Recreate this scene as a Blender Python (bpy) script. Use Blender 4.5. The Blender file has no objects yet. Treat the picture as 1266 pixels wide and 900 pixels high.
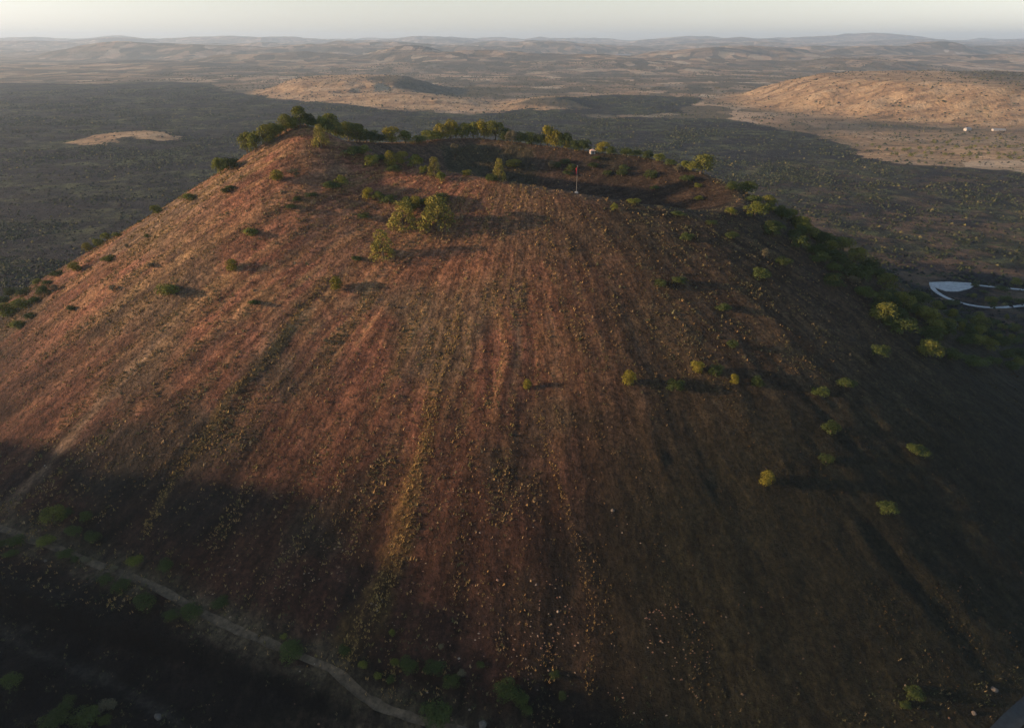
import bpy, math, random
import numpy as np
random.seed(7); RNG = np.random.default_rng(7)
C = bpy.context.scene.collection
SC = bpy.context.scene
R = math.radians

# ------------------------------------------------------------------ camera
CAM_H = 230.0
cam_d = bpy.data.cameras.new('camera'); cam = bpy.data.objects.new('camera', cam_d); C.objects.link(cam)
cam.location = (0, 0, CAM_H); cam.rotation_euler = (R(90 - 25.4), 0, 0)
cam_d.sensor_width = 36; cam_d.lens = 24.0; cam_d.clip_start = 1; cam_d.clip_end = 90000
SC.camera = cam

# ------------------------------------------------------------------ light
SUN_EL, SUN_AZ = 11.0, -175.0          # azimuth counter-clockwise from +X, towards the sun
w = bpy.data.worlds.new('World'); SC.world = w; w.use_nodes = True
nt = w.node_tree; bg = nt.nodes['Background']
sky = nt.nodes.new('ShaderNodeTexSky'); sky.sky_type = 'NISHITA'; sky.sun_disc = False
sky.sun_elevation = R(SUN_EL); sky.sun_rotation = R(90 - SUN_AZ)
sky.air_density = 1.0; sky.dust_density = 1.0; sky.ozone_density = 1.0; sky.altitude = 300
# the low sky is milky with haze: less colour near the horizon, the clear sky above it stays as it is
tcw = nt.nodes.new('ShaderNodeTexCoord'); sx = nt.nodes.new('ShaderNodeSeparateXYZ'); nt.links.new(tcw.outputs['Generated'], sx.inputs[0])
mr = nt.nodes.new('ShaderNodeMapRange'); nt.links.new(sx.outputs[2], mr.inputs[0])
for i_, v_ in enumerate((0.03, 0.35, 0.30, 1.0)): mr.inputs[1 + i_].default_value = v_
hs = nt.nodes.new('ShaderNodeHueSaturation'); nt.links.new(mr.outputs[0], hs.inputs['Saturation']); nt.links.new(sky.outputs[0], hs.inputs['Color'])
nt.links.new(hs.outputs[0], bg.inputs[0]); bg.inputs[1].default_value = 0.13
sd = bpy.data.lights.new('sun', 'SUN'); sun = bpy.data.objects.new('sun', sd); C.objects.link(sun)
sd.energy = 4.9; sd.angle = R(0.9); sd.color = (1.0, 0.65, 0.38)
from mathutils import Vector
sv = Vector((math.cos(R(SUN_AZ)) * math.cos(R(SUN_EL)), math.sin(R(SUN_AZ)) * math.cos(R(SUN_EL)), math.sin(R(SUN_EL))))
sun.rotation_euler = sv.to_track_quat('Z', 'Y').to_euler(); sun.location = (-300, -60, 400)
SC.view_settings.view_transform = 'Standard'; SC.view_settings.look = 'None'
SC.view_settings.exposure = 0.70; SC.view_settings.gamma = 1.0; SC.view_settings.use_curve_mapping = False
SC.render.engine = 'CYCLES'
cy = SC.cycles; cy.max_bounces = 5; cy.diffuse_bounces = 2; cy.glossy_bounces = 1; cy.transmission_bounces = 1
cy.volume_bounces = 1; cy.use_denoising = True

# ------------------------------------------------------------------ terrain heights
# ---------------- noise ----------------
def _hash(ix,iy,seed):
    h=(ix.astype(np.int64)*374761393+iy.astype(np.int64)*668265263+seed*982451653)&0x7fffffff
    h=((h^(h>>13))*1274126177)&0x7fffffff
    return ((h^(h>>16))&0xffff)/65535.0
def vnoise(x,y,seed=0):
    ix=np.floor(x);iy=np.floor(y);fx=x-ix;fy=y-iy
    fx=fx*fx*(3-2*fx);fy=fy*fy*(3-2*fy)
    a=_hash(ix,iy,seed);b=_hash(ix+1,iy,seed);c=_hash(ix,iy+1,seed);d=_hash(ix+1,iy+1,seed)
    return (a+(b-a)*fx)*(1-fy)+(c+(d-c)*fx)*fy
def fbm(x,y,o=4,seed=0):
    t=0;a=.5;n=0
    for i in range(o):
        t=t+a*vnoise(x*2**i+17.3*i,y*2**i-9.1*i,seed+i);n+=a;a*=.5
    return t/n
def sstep(a,b,x):
    t=np.clip((x-a)/(b-a),0,1);return t*t*(3-2*t)
def smax(a,b,k):
    h=np.clip(.5+.5*(a-b)/k,0,1);return b*(1-h)+a*h+k*h*(1-h)
# ---------------- crater rim ----------------
RIM=[(-37,560,160),(-80,545,159),(-118,515,164),(-138,480,175),
 (-130,452,181),(-84,442,163),(-46,432,157),(-8,420,153),(38,405,148),(81,400,142),(118,406,138),(143,430,138),
 (142,460,143),(126,484,148),(98,513,152),(60,531,154),(4,552,158)]
def _catmull(P,n):
    P=np.array(P,float);N=len(P);out=[]
    for i in range(N):
        p0,p1,p2,p3=P[i-1],P[i],P[(i+1)%N],P[(i+2)%N]
        for k in range(n):
            t=k/n
            out.append(.5*((2*p1)+(-p0+p2)*t+(2*p0-5*p1+4*p2-p3)*t*t+(-p0+3*p1-3*p2+p3)*t**3))
    return np.array(out)
RC=_catmull(RIM,10)
_sl=np.r_[0,np.cumsum(np.hypot(*(np.roll(RC,-1,0)-RC)[:,:2].T))]
def rim_query(x,y):
    """signed distance to the crater rim (negative inside), arc position, rim height"""
    x=np.asarray(x,float).ravel();y=np.asarray(y,float).ravel();n=len(x)
    W=np.zeros(n);ZW=np.zeros(n);D=np.full(n,1e18);S=np.zeros(n);Z=np.zeros(n)
    A=RC;B=np.roll(RC,-1,0)
    inside=np.zeros(n,bool)
    for i in range(len(A)):
        ax,ay,az=A[i];bx,by,bz=B[i];dx,dy=bx-ax,by-ay;L=dx*dx+dy*dy
        t=np.clip(((x-ax)*dx+(y-ay)*dy)/L,0,1)
        d=(x-ax-t*dx)**2+(y-ay-t*dy)**2
        w=1/(d+4)**2;W+=w;ZW+=w*az;m=d<D
        D[m]=d[m];S[m]=_sl[i]+t[m]*(_sl[i+1]-_sl[i]);Z[m]=az+t[m]*(bz-az)
        c=((ay>y)!=(by>y))&(x<(bx-ax)*(y-ay)/(by-ay+1e-12)+ax)
        inside^=c
    Z=ZW/W
    D=np.sqrt(D);D[inside]*=-1
    return D,S,Z
def base_h(x,y,D):
    b=4.0*(fbm(x/120,y/120,4,5)-.5)
    fr=sstep(520,330,y)
    b=b+fr*(12+24*sstep(-30,-230,x))+fr*20*sstep(-230,-420,x)
    # little bank below the track in the front left
    w=8*(fbm(x/30,y/30,3,77)-.5)
    m=sstep(10,-30,x)*sstep(420,330,y)
    b=b-m*12*sstep(256,261,D+w)
    b=b+m*8*(fbm(x/22,y/22,5,31)-.5)*sstep(254,272,D)
    return b
def fan(x,y):
    """coordinates that run with the fall line: across the slope and down it"""
    wx=x+9*(fbm(x/50,y/50,3,25)-.5);wy=y
    a=np.arctan2(wx-8,-(wy-474));r=np.hypot(wx-8,(wy-474))
    return a*170,r
def near_height(x,y,D,S,Z):
    b=base_h(x,y,D)
    dd=np.sqrt(D*D+64)-8
    sl=.585-.075*sstep(-60,-200,x)*sstep(330,430,y)
    out=Z-sl*dd+.00012*np.minimum(dd,500)**2
    ins=smax(Z-.50*dd+3.5*(fbm(x/14,y/14,3,24)-.5)*sstep(-2,-14,D),126+0*Z,10)
    z=np.where(D>0,out,ins)
    A,Rr=fan(x,y)
    g=(fbm(A/15,Rr/150,4,21)-.5)*2
    z=z+g*2.2*sstep(15,140,D)*(D>0)
    z=z+.7*(fbm(A/4,Rr/45,3,22)-.5)*sstep(8,60,D)*(D>0)+.9*(fbm(x/8,y/8,4,23)-.5)
    return smax(z,b,9)*sstep(700,420,D)
# stripes on the slope: world polylines
STR_A=[(-28,323),(-37,290),(-38,262),(-43,243),(-43,224),(-50,203),(-57,190),(-62,178)]
STR_B=[(-168,345),(-186,318),(-193,298),(-207,283),(-215,262),(-223,250),(-222,240)]
STR_C=[(-98,350),(-112,330),(-119,308),(-135,290),(-141,270),(-152,254),(-156,232)]
STR_D=[(12,270),(20,239),(26,214),(30,192),(27,167)]
TRACK=[(-290,262),(-250,248),(-223,237),(-180,222),(-140,208),(-103,192),(-70,180),(-50,167),(-30,160),(0,152)]
LAVA=[(-30000,4400),(-8000,4400),(-4892,4316),(-3641,4235),(-2998,4316),(-2385,4235),(-2130,4487),(-1725,4235),(-1452,3681),(-1011,3116),(-632,2800),(-382,2571),(-145,2455),(20,2601),(184,2911),(320,3253),(477,3401),(618,3350),(829,3160),(740,2911),(593,2633),(637,2512),(688,2300),(766,2078),(822,1928),(805,1738),(767,1501),(785,1428),(877,1389),(940,1361),(972,1326),(1157,1138),(1500,1050),(3000,900),(30000,900),(30000,-9000),(-30000,-9000)]
KIP=[(-1105,1767),(-1119,1928),(-1068,2000),(-952,1946),(-837,1813),(-870,1767),(-981,1829),(-995,1738),(-1038,1738)]
def pl_dist(x,y,P):
    D=np.full(x.shape,1e18);T=np.zeros(x.shape);n=len(P)-1
    for i in range(n):
        ax,ay=P[i];dx,dy=P[i+1][0]-ax,P[i+1][1]-ay
        t=np.clip(((x-ax)*dx+(y-ay)*dy)/(dx*dx+dy*dy),0,1)
        d=(x-ax-t*dx)**2+(y-ay-t*dy)**2
        m=d<D;D=np.where(m,d,D);T=np.where(m,(i+t)/n,T)
    return np.sqrt(D),T
def poly_sd(x,y,P):
    Q=list(P)+[P[0]];d,_=pl_dist(x,y,Q);ins=np.zeros(x.shape,bool)
    for (ax,ay),(bx,by) in zip(Q[:-1],Q[1:]):
        if ay==by: continue
        ins^=((ay>y)!=(by>y))&(x<(bx-ax)*(y-ay)/(by-ay)+ax)
    return np.where(ins,d,-d)
HILLS=[ # name, cx, cy, rx, ry, h, angle, plateau
 ('hill',-770,3660,520,660,60,.12,.45),
 ('hill',-480,3020,560,330,30,-.55,.1),
 ('hill',150,2870,230,420,26,-.2,.1),
 ('hill',1900,2900,1030,960,98,.0,.60),
 ('hill',2950,6300,700,900,62,.0,.1),
 ('hill',-980,1860,190,150,13,.0,.1),
 ('hill',-1000,8600,900,900,118,.0,.1),
 ('hill',-600,7600,1500,800,60,.0,.2),
 ('hill',-690,128,330,340,150,.0,.18)]  # last one is out of view, placed and shaped to shade the lower left
def ellr(x,y,H):
    _,cx,cy,rx,ry,h,a,p=H;c,s=math.cos(a),math.sin(a)
    return np.sqrt((((x-cx)*c+(y-cy)*s)/rx)**2+((-(x-cx)*s+(y-cy)*c)/ry)**2)
def far_height(x,y):
    z=0*x
    for i,H in enumerate(HILLS):
        k=H[3]/6
        r=ellr(x,y,H)+.16*(fbm(x/k,y/k,4,50+i)-.5)
        z=np.maximum(z,H[5]*sstep(1,H[7],r)*(1+(.26 if i==8 else .10)*(fbm(x/k*2,y/k*2,3,70+i)-.5)))
    n=fbm(x/2600+3,y/1500,5,61)
    z=z+sstep(5200,8500,y)*520*np.clip(n-.46,0,1)
    z=z+sstep(9000,17000,y)*(68+170*(fbm(x/3500,y/2000,5,62)-.5))
    z=z+sstep(14000,24000,y)*(72+100*(fbm(x/6000,y/3000,4,63)-.5))
    z=z+sstep(700,2500,y)*10*(fbm(x/500,y/500,4,64)-.5)
    z=z+sstep(260,700,np.hypot(x,y-470)-120)*7*(fbm(x/70,y/70,4,65)-.5)
    z=z+sstep(-2500,-6000,y)*60+sstep(7000,16000,np.abs(x))*150*fbm(x/2500,y/2500,4,66)*sstep(30000,9000,y)
    return z

def axis(lo,hi,step,far_lo,far_hi,k):
    a=list(np.arange(lo,hi+1e-6,step));s=step
    while a[-1]<far_hi: s=min(s*(1+k),1200);a.append(a[-1]+s)
    b=[lo];s=step
    while b[-1]>far_lo: s=min(s*(1+k),1200);b.append(b[-1]-s)
    return np.array(b[:0:-1]+a)
GX=axis(-330,330,1.5,-29000,29000,.017);GY=axis(130,620,1.5,-6000,30000,.017)
X,Y=np.meshgrid(GX,GY);NX,NY=len(GX),len(GY)
D=np.full(X.shape,1e4);S=np.zeros(X.shape);Zr=np.zeros(X.shape)
near=(np.abs(X)<1100)&(Y>-500)&(Y<1500)
D[near],S[near],Zr[near]=rim_query(X[near],Y[near])
dA,tA=pl_dist(X[near],Y[near],STR_A)
ridgeA=np.zeros(X.shape);ridgeA[near]=sstep(1,0,dA/(3.5+8*tA)+.5*(fbm(X[near]/6,Y[near]/6,3,88)-.5))*sstep(.1,.6,tA)*1.3
H=far_height(X,Y)
H[near]=smax(near_height(X[near],Y[near],D[near],S[near],Zr[near])+ridgeA[near],H[near],6)
H=np.where(near,H,H)
def zat(x,y):
    """height of the ground mesh at a point"""
    x=np.asarray(x,float);y=np.asarray(y,float)
    i=np.clip(np.searchsorted(GX,x)-1,0,NX-2);j=np.clip(np.searchsorted(GY,y)-1,0,NY-2)
    u=(x-GX[i])/(GX[i+1]-GX[i]);v=(y-GY[j])/(GY[j+1]-GY[j])
    return (H[j,i]*(1-u)+H[j,i+1]*u)*(1-v)+(H[j+1,i]*(1-u)+H[j+1,i+1]*u)*v

# ------------------------------------------------------------------ materials
def mat(name):
    m=bpy.data.materials.new(name);m.use_nodes=True;n=m.node_tree.nodes;n.clear()
    o=n.new('ShaderNodeOutputMaterial');b=n.new('ShaderNodeBsdfPrincipled')
    m.node_tree.links.new(b.outputs[0],o.inputs[0]);b.inputs['Roughness'].default_value=.95
    b.inputs['Specular IOR Level'].default_value=.15
    return m,b
class G:
    def __init__(s,m): s.t=m.node_tree;s.n=s.t.nodes;s.l=s.t.links
    def _in(s,k,v):
        if v is None:return
        if isinstance(v,bpy.types.NodeSocket): s.l.new(v,k)
        else:
            if k.type=='RGBA' and not isinstance(v,(int,float)) and len(v)==3: v=(*v,1)
            k.default_value=v
    def pos(s): return s.n.new('ShaderNodeNewGeometry').outputs['Position']
    def attr(s,name,o='Fac'):
        a=s.n.new('ShaderNodeAttribute');a.attribute_name=name;return a.outputs[o]
    def map(s,v,sc):
        m=s.n.new('ShaderNodeMapping');s.l.new(v,m.inputs[0]);m.inputs['Scale'].default_value=sc;return m.outputs[0]
    def noise(s,v,scale,det=4,rough=.6,o=0):
        n=s.n.new('ShaderNodeTexNoise');s.l.new(v,n.inputs['Vector']);n.inputs['Scale'].default_value=scale
        n.inputs['Detail'].default_value=det;n.inputs['Roughness'].default_value=rough;return n.outputs[o]
    def voro(s,v,scale,o='Color',f='F1'):
        n=s.n.new('ShaderNodeTexVoronoi');n.feature=f;s.l.new(v,n.inputs['Vector']);n.inputs['Scale'].default_value=scale;return n.outputs[o]
    def ramp(s,v,stops,interp='LINEAR'):
        r=s.n.new('ShaderNodeValToRGB');r.color_ramp.interpolation=interp;e=r.color_ramp.elements
        while len(e)<len(stops): e.new(.5)
        for k,(p,c) in zip(e,stops):
            k.position=p;k.color=(*c,1) if not isinstance(c,(int,float)) else (c,c,c,1)
        s.l.new(v,r.inputs[0]);return r.outputs[0]
    def math(s,op,a,b=None,clamp=False):
        m=s.n.new('ShaderNodeMath');m.operation=op;m.use_clamp=clamp;s._in(m.inputs[0],a);s._in(m.inputs[1],b);return m.outputs[0]
    def mix(s,f,a,b,mode='MIX'):
        m=s.n.new('ShaderNodeMix');m.data_type='RGBA';m.blend_type=mode
        s._in(m.inputs[0],f);s._in(m.inputs[6],a);s._in(m.inputs[7],b);return m.outputs[2]
    def rng(s,v,a,b,c=0,d=1):
        m=s.n.new('ShaderNodeMapRange');s.l.new(v,m.inputs[0])
        for i,q in enumerate((a,b,c,d)): m.inputs[1+i].default_value=q
        return m.outputs[0]
    def bump(s,h,bsdf,dist,strength=1):
        b=s.n.new('ShaderNodeBump');b.inputs['Distance'].default_value=dist;b.inputs['Strength'].default_value=strength
        s.l.new(h,b.inputs['Height']);s.l.new(b.outputs[0],bsdf.inputs['Normal'])
def terrain_material():
    m,b=mat('terrain_soil');g=G(m);P=g.pos()
    base=g.attr('albedo','Color');lv=g.attr('lava');cone=g.attr('cone');soil=g.attr('soil');tan=g.attr('tan');olive=g.attr('olive')
    # lava field: blocky black basalt, scrub and brown earth pockets
    big=g.noise(g.map(P,(1,1,0)),.0055,6,.68)
    fine=g.noise(g.map(P,(1,1,0)),.022,8,.78)
    lava=g.ramp(fine,[(.32,(.002,.002,.003)),(.46,(.009,.008,.012)),(.56,(.024,.021,.022)),(.72,(.080,.062,.045))])
    lava=g.mix(g.rng(big,.46,.62),lava,g.ramp(fine,[(.34,(.006,.007,.005)),(.48,(.030,.037,.018)),(.60,(.095,.105,.045))]))
    brown=g.ramp(fine,[(.3,(.040,.036,.025)),(.5,(.12,.080,.052)),(.7,(.20,.125,.075))])
    sm=g.math('MULTIPLY',soil,g.rng(g.noise(g.map(P,(1,1,0)),.018,5,.65),.47,.58))
    lava=g.mix(sm,lava,brown)
    # farmland: patchwork of stubble, bare earth and scrub
    Pm=g.map(P,(1,.62,0))
    wob=g.noise(Pm,.006,4,.6,1)
    vv=g.n.new('ShaderNodeVectorMath');vv.operation='MULTIPLY_ADD';g.l.new(wob,vv.inputs[0]);vv.inputs[1].default_value=(120,120,0);g.l.new(Pm,vv.inputs[2])
    cell=g.voro(vv.outputs[0],.0085)
    sep=g.n.new('ShaderNodeSeparateColor');g.l.new(cell,sep.inputs[0])
    farm=g.ramp(sep.outputs[0],[(0,(.10,.085,.055)),(.2,(.13,.11,.07)),(.40,(.30,.205,.13)),(.56,(.48,.36,.25)),(.72,(.36,.25,.16)),(.86,(.17,.14,.09)),(1,(.56,.46,.34))])
    fbig=g.noise(g.map(P,(1,1,0)),.0011,4,.6)
    farm=g.mix(g.rng(fbig,.44,.60,0,.8),farm,(.075,.075,.058))
    farm=g.mix(g.rng(g.noise(g.map(P,(.5,1.6,0)),.004,5,.7),.50,.60,0,.75),farm,(.09,.08,.055))
    spk=g.noise(g.map(P,(1,1,0)),.045,4,.7)
    farm=g.mix(g.rng(spk,.58,.64,0,.75),farm,(.055,.06,.035))
    tanc=g.ramp(g.noise(g.map(P,(.8,1.5,0)),.010,8,.72),[(.34,(.10,.075,.048)),(.44,(.38,.24,.135)),(.53,(.55,.37,.205)),(.66,(.62,.46,.30))])
    tanc=g.mix(.2,tanc,farm)
    tanc=g.mix(g.rng(spk,.56,.64,0,.8),tanc,(.075,.065,.04))
    farm=g.mix(tan,farm,tanc)
    farm=g.mix(olive,farm,g.ramp(g.noise(g.map(P,(1,1,0)),.02,6,.7),[(.35,(.045,.047,.030)),(.5,(.085,.078,.050)),(.68,(.17,.13,.085))]))
    # the lava edge is frayed
    e=g.math('ADD',lv,g.math('MULTIPLY',g.math('SUBTRACT',g.noise(g.map(P,(1,1,0)),.012,5,.65),.5),150))
    plain=g.mix(g.rng(e,-6,6),farm,lava)
    # cone: the broad colour comes with the mesh; fine cinder and dry stalks on top
    n1=g.noise(P,.55,5,.75);n2=g.noise(g.map(g.attr('flow','Vector'),(1,.16,1)),.5,4,.7)
    n3=g.noise(P,.16,4,.7)
    det=g.math('MULTIPLY',g.math('MULTIPLY',g.rng(n1,.30,.70,.25,1.8),g.rng(n2,.28,.72,.45,1.55)),g.rng(n3,.3,.7,.6,1.4))
    cc=g.mix(1,base,g.math('MULTIPLY',det,1),'MULTIPLY')
    cc=g.mix(g.math('MULTIPLY',g.rng(g.noise(P,.9,3,.6),.60,.70,0,.55),g.attr('grass')),cc,(.30,.20,.085))
    col=g.mix(cone,plain,cc)
    g.l.new(col,b.inputs['Base Color'])
    blk=g.math('MULTIPLY',g.math('MULTIPLY',g.noise(g.map(P,(1,1,0)),.024,6,.75),g.math('SUBTRACT',1.0,cone)),16.0)
    hgt=g.math('ADD',blk,g.math('ADD',g.noise(P,.35,6,.7),g.math('MULTIPLY',g.noise(P,.06,4,.6),2.0)))
    g.bump(hgt,b,2.2,1)
    return m
TERR=terrain_material()
def simple(name,col,rough=.8,var=.25,scale=3.0,spec=.2):
    m,b=mat(name);g=G(m)
    tc=g.n.new('ShaderNodeTexCoord').outputs['Object']
    n=g.noise(tc,scale,4,.6)
    c=g.mix(g.rng(n,.3,.7),tuple(v*(1-var) for v in col),tuple(min(1,v*(1+var)) for v in col))
    g.l.new(c,b.inputs['Base Color']);b.inputs['Roughness'].default_value=rough;b.inputs['Specular IOR Level'].default_value=spec
    return m
def leafmat(name,dark,light,hue=0.15,trans=.10):
    m,b=mat(name);g=G(m)
    a=g.attr('tint');oi=g.n.new('ShaderNodeObjectInfo').outputs['Random']
    f=g.math('ADD',g.math('MULTIPLY',a,.75),g.math('MULTIPLY',oi,.25))
    c=g.mix(f,dark,light);g.l.new(c,b.inputs['Base Color'])
    tr=g.n.new('ShaderNodeBsdfTranslucent');g.l.new(c,tr.inputs[0]);mx=g.n.new('ShaderNodeMixShader');mx.inputs[0].default_value=trans
    out=[n for n in g.n if n.type=='OUTPUT_MATERIAL'][0]
    g.l.new(b.outputs[0],mx.inputs[1]);g.l.new(tr.outputs[0],mx.inputs[2]);g.l.new(mx.outputs[0],out.inputs[0])
    return m
M={
 't':leafmat('dark_oak_leaves',(.030,.042,.010),(.210,.205,.038)),
 'b':leafmat('green_leaves',(.042,.056,.010),(.215,.220,.034)),
 'y':leafmat('yellow_green_leaves',(.055,.055,.008),(.30,.25,.030)),
 'd':leafmat('dark_and_shaded_leaves',(.018,.030,.009),(.090,.115,.028)),  # also used for shaded plants, their shade in the leaf colour
 'g':leafmat('dry_bush_leaves',(.070,.064,.040),(.185,.160,.090)),
 'p':leafmat('pine_needles',(.040,.046,.010),(.32,.27,.055)),
 'bark':simple('bark',(.11,.08,.055)),
 'rock':simple('pale_rock',(.11,.095,.08),.9,.3,1.2),
 'white':simple('whitewash',(.40,.36,.32),.8,.06),
 'roof_red':simple('clay_tile_roof',(.36,.14,.085),.8,.2),
 'roof_grey':simple('sheet_roof',(.26,.28,.30),.6,.12),
 'dark':simple('dark_opening',(.03,.03,.035),.4,.1),
 'steel':simple('painted_steel',(.24,.22,.2),.6,.08,3,.4),
 'flag':simple('red_flag_cloth',(.42,.05,.06),.7,.1),
 'concrete':simple('concrete',(.36,.35,.33),.9,.15,.3),
 'paleroad':simple('pale_gravel_road',(.34,.36,.38),.9,.35,.35),
 'asphalt':simple('asphalt',(.028,.036,.042),.85,.2,.6),
 'track':simple('dusty_track',(.095,.070,.045),.95,.6,.45),
}
def vcolmat(name,attr='tintcol'):
    m,b=mat(name);g=G(m);g.l.new(g.attr(attr,'Color'),b.inputs['Base Color']);return m
M['tuft']=vcolmat('dry_stalks');M['stone']=vcolmat('scoria_stones');M['scrubm']=vcolmat('scrub_foliage')

# ------------------------------------------------------------------ mesh helpers
def mesh_np(name,V,F,material=None,pattr=None,fattr=None,smooth=False):
    """F: (n,3) or (n,4) index array"""
    me=bpy.data.meshes.new(name);k=F.shape[1]
    me.vertices.add(len(V));me.vertices.foreach_set('co',np.asarray(V,np.float32).ravel())
    me.loops.add(F.size);me.loops.foreach_set('vertex_index',np.asarray(F,np.int32).ravel())
    me.polygons.add(len(F));me.polygons.foreach_set('loop_start',np.arange(0,F.size,k,dtype=np.int32))
    me.polygons.foreach_set('use_smooth',np.full(len(F),smooth,bool))
    for dom,dd in (('POINT',pattr or {}),('FACE',fattr or {})):
        for a,v in dd.items():
            v=np.asarray(v,np.float32)
            if v.ndim==1: at=me.attributes.new(a,'FLOAT',dom);at.data.foreach_set('value',v)
            elif v.shape[1]==3: at=me.attributes.new(a,'FLOAT_VECTOR',dom);at.data.foreach_set('vector',v.ravel())
            else: at=me.attributes.new(a,'FLOAT_COLOR',dom);at.data.foreach_set('color',v.ravel())
    me.update(calc_edges=True);me.validate()
    if material: me.materials.append(material)
    return me
def link(name,me,parent=None):
    o=bpy.data.objects.new(name,me);C.objects.link(o)
    if parent is not None:o.parent=parent
    return o
def empty(name,loc,rz=0):
    o=bpy.data.objects.new(name,None);C.objects.link(o);o.location=loc;o.rotation_euler=(0,0,rz);o.empty_display_size=.5;return o
def tag(o,label=None,cat=None,group=None,kind=None):
    if label:o['label']=label
    if cat:o['category']=cat
    if group:o['group']=group
    if kind:o['kind']=kind
    return o
class MB:
    def __init__(s): s.v=[];s.f=[]
    def box(s,x0,y0,z0,x1,y1,z1):
        n=len(s.v);s.v+=[(x0,y0,z0),(x1,y0,z0),(x1,y1,z0),(x0,y1,z0),(x0,y0,z1),(x1,y0,z1),(x1,y1,z1),(x0,y1,z1)]
        s.f+=[tuple(n+i for i in q) for q in ((3,2,1,0),(4,5,6,7),(0,1,5,4),(1,2,6,5),(2,3,7,6),(3,0,4,7))];return s
    def poly(s,vs,fs):
        n=len(s.v);s.v+=vs;s.f+=[tuple(n+i for i in q) for q in fs];return s
    def tube(s,x,y,z0,z1,r0,r1,k=12):
        n=len(s.v)
        for z,r in((z0,r0),(z1,r1)):
            s.v+=[(x+r*math.cos(6.28318*i/k),y+r*math.sin(6.28318*i/k),z) for i in range(k)]
        s.f+=[(n+i,n+(i+1)%k,n+k+(i+1)%k,n+k+i) for i in range(k)]+[tuple(n+k+i for i in range(k)),tuple(n+k-1-i for i in range(k))];return s
    def build(s,name,m,parent=None):
        me=bpy.data.meshes.new(name);me.from_pydata(s.v,[],s.f);me.materials.append(m);me.update();return link(name,me,parent)

# ------------------------------------------------------------------ the ground mesh and its colours
def mixc(a,b,t): return a*(1-t[...,None])+np.array(b)*t[...,None]
alb=np.zeros(X.shape+(4,));alb[...,3]=1
c=np.zeros(X.shape+(3,))+np.array((.172,.074,.050))
n_a=np.zeros(X.shape);n_b=n_a.copy();n_c=n_a.copy();n_d=n_a.copy()
FA=np.zeros(X.shape);FR=np.zeros(X.shape);FA[near],FR[near]=fan(X[near],Y[near])
n_a[near]=fbm(FA[near]/3.6,FR[near]/34,4,201);n_b[near]=fbm(FA[near]/14,FR[near]/110,4,202)
n_c[near]=fbm(X[near]/38,Y[near]/38,4,203);n_d[near]=fbm(X[near]/7,Y[near]/7,4,204)
grass=sstep(.47,.66,n_a)*.7+.3*sstep(.45,.6,n_d)
leftness=sstep(60,-60,X)
c=mixc(c,(.125,.080,.055),sstep(.4,.65,n_c))                       # browner
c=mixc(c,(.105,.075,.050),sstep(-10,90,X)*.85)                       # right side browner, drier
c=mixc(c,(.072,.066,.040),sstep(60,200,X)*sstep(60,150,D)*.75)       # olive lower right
c=mixc(c,(.255,.160,.080),grass*(.30+.40*leftness)*sstep(250,60,D))  # dry grass streaks
lowl=sstep(95,225,D+40*(n_b-.5)+60*(n_c-.5))
cin=np.clip(lowl*(.35+.9*sstep(.42,.62,n_b))*(.55+.45*sstep(-80,80,X)),0,1)
c=mixc(c,(.033,.029,.027),cin*.85)                                   # black cinder runs
red=sstep(1,0,np.hypot((X+40)/75,(Y-356)/22))
c=mixc(c,(.215,.085,.050),red*.7)
c=mixc(c,(.185,.085,.055),sstep(.5,.62,fbm(X/55,Y/55,3,206))*sstep(110,60,D)*leftness*.5)
for (P_,w0,w1,cc_,k_) in ((STR_A,1.5,9.0,(.25,.15,.060),.75),(STR_B,3.0,4.5,(.30,.20,.14),.85),(STR_C,1.6,3.0,(.22,.145,.060),.6),(STR_D,1.5,3.5,(.20,.115,.080),.6)):
    dd=np.full(X.shape,1e3);tt=np.zeros(X.shape);dd[near],tt[near]=pl_dist(X[near],Y[near],P_)
    ww=w0+(w1-w0)*tt
    c=mixc(c,cc_,sstep(1.4,.2,dd/ww+2.6*(n_d-.5))*k_*(.35+.65*sstep(0,.5,tt))*sstep(0,.12,tt)*sstep(1.0,.9,tt))
for (qx,qy,rx,ry,k_) in ((-182,262,26,22,.75),(-128,238,32,13,.6),(-105,300,30,16,.35),(60,215,60,22,.45)):   # dark patches; the lower left ones paint in lobes of shade
    c=mixc(c,(.030,.032,.030),sstep(1,.55,np.hypot((X-qx)/rx,(Y-qy)/ry)+.7*(n_c-.5))*k_)
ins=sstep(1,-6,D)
c=mixc(c,(.080,.055,.042),ins*.85)  # crater browner and darker, part of its shade put in the colour
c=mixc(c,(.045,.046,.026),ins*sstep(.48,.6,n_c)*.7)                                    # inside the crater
rimc=sstep(9,0,np.abs(D-1))*sstep(-10,30,X)
c=mixc(c,(.13,.10,.07),rimc*.5)
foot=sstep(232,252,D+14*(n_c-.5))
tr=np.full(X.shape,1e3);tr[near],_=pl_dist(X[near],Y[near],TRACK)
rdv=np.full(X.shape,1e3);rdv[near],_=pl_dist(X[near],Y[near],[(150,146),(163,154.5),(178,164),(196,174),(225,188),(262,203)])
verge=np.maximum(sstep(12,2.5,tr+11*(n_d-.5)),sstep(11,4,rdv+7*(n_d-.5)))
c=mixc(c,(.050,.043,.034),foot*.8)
c=mixc(c,(.23,.18,.12),verge*.9*sstep(.25,.5,n_d))
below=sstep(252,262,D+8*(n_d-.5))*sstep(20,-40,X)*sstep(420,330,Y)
c=mixc(c,(.012,.010,.010),below*(1-verge)*.9)  # dark ground below the track, shade deepened in its colour
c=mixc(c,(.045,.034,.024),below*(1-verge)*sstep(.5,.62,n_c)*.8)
t2=np.full(X.shape,1e3);t2[near],_=pl_dist(X[near],Y[near],[(-215,205),(-180,185),(-150,178),(-120,165),(-95,140)])
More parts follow.
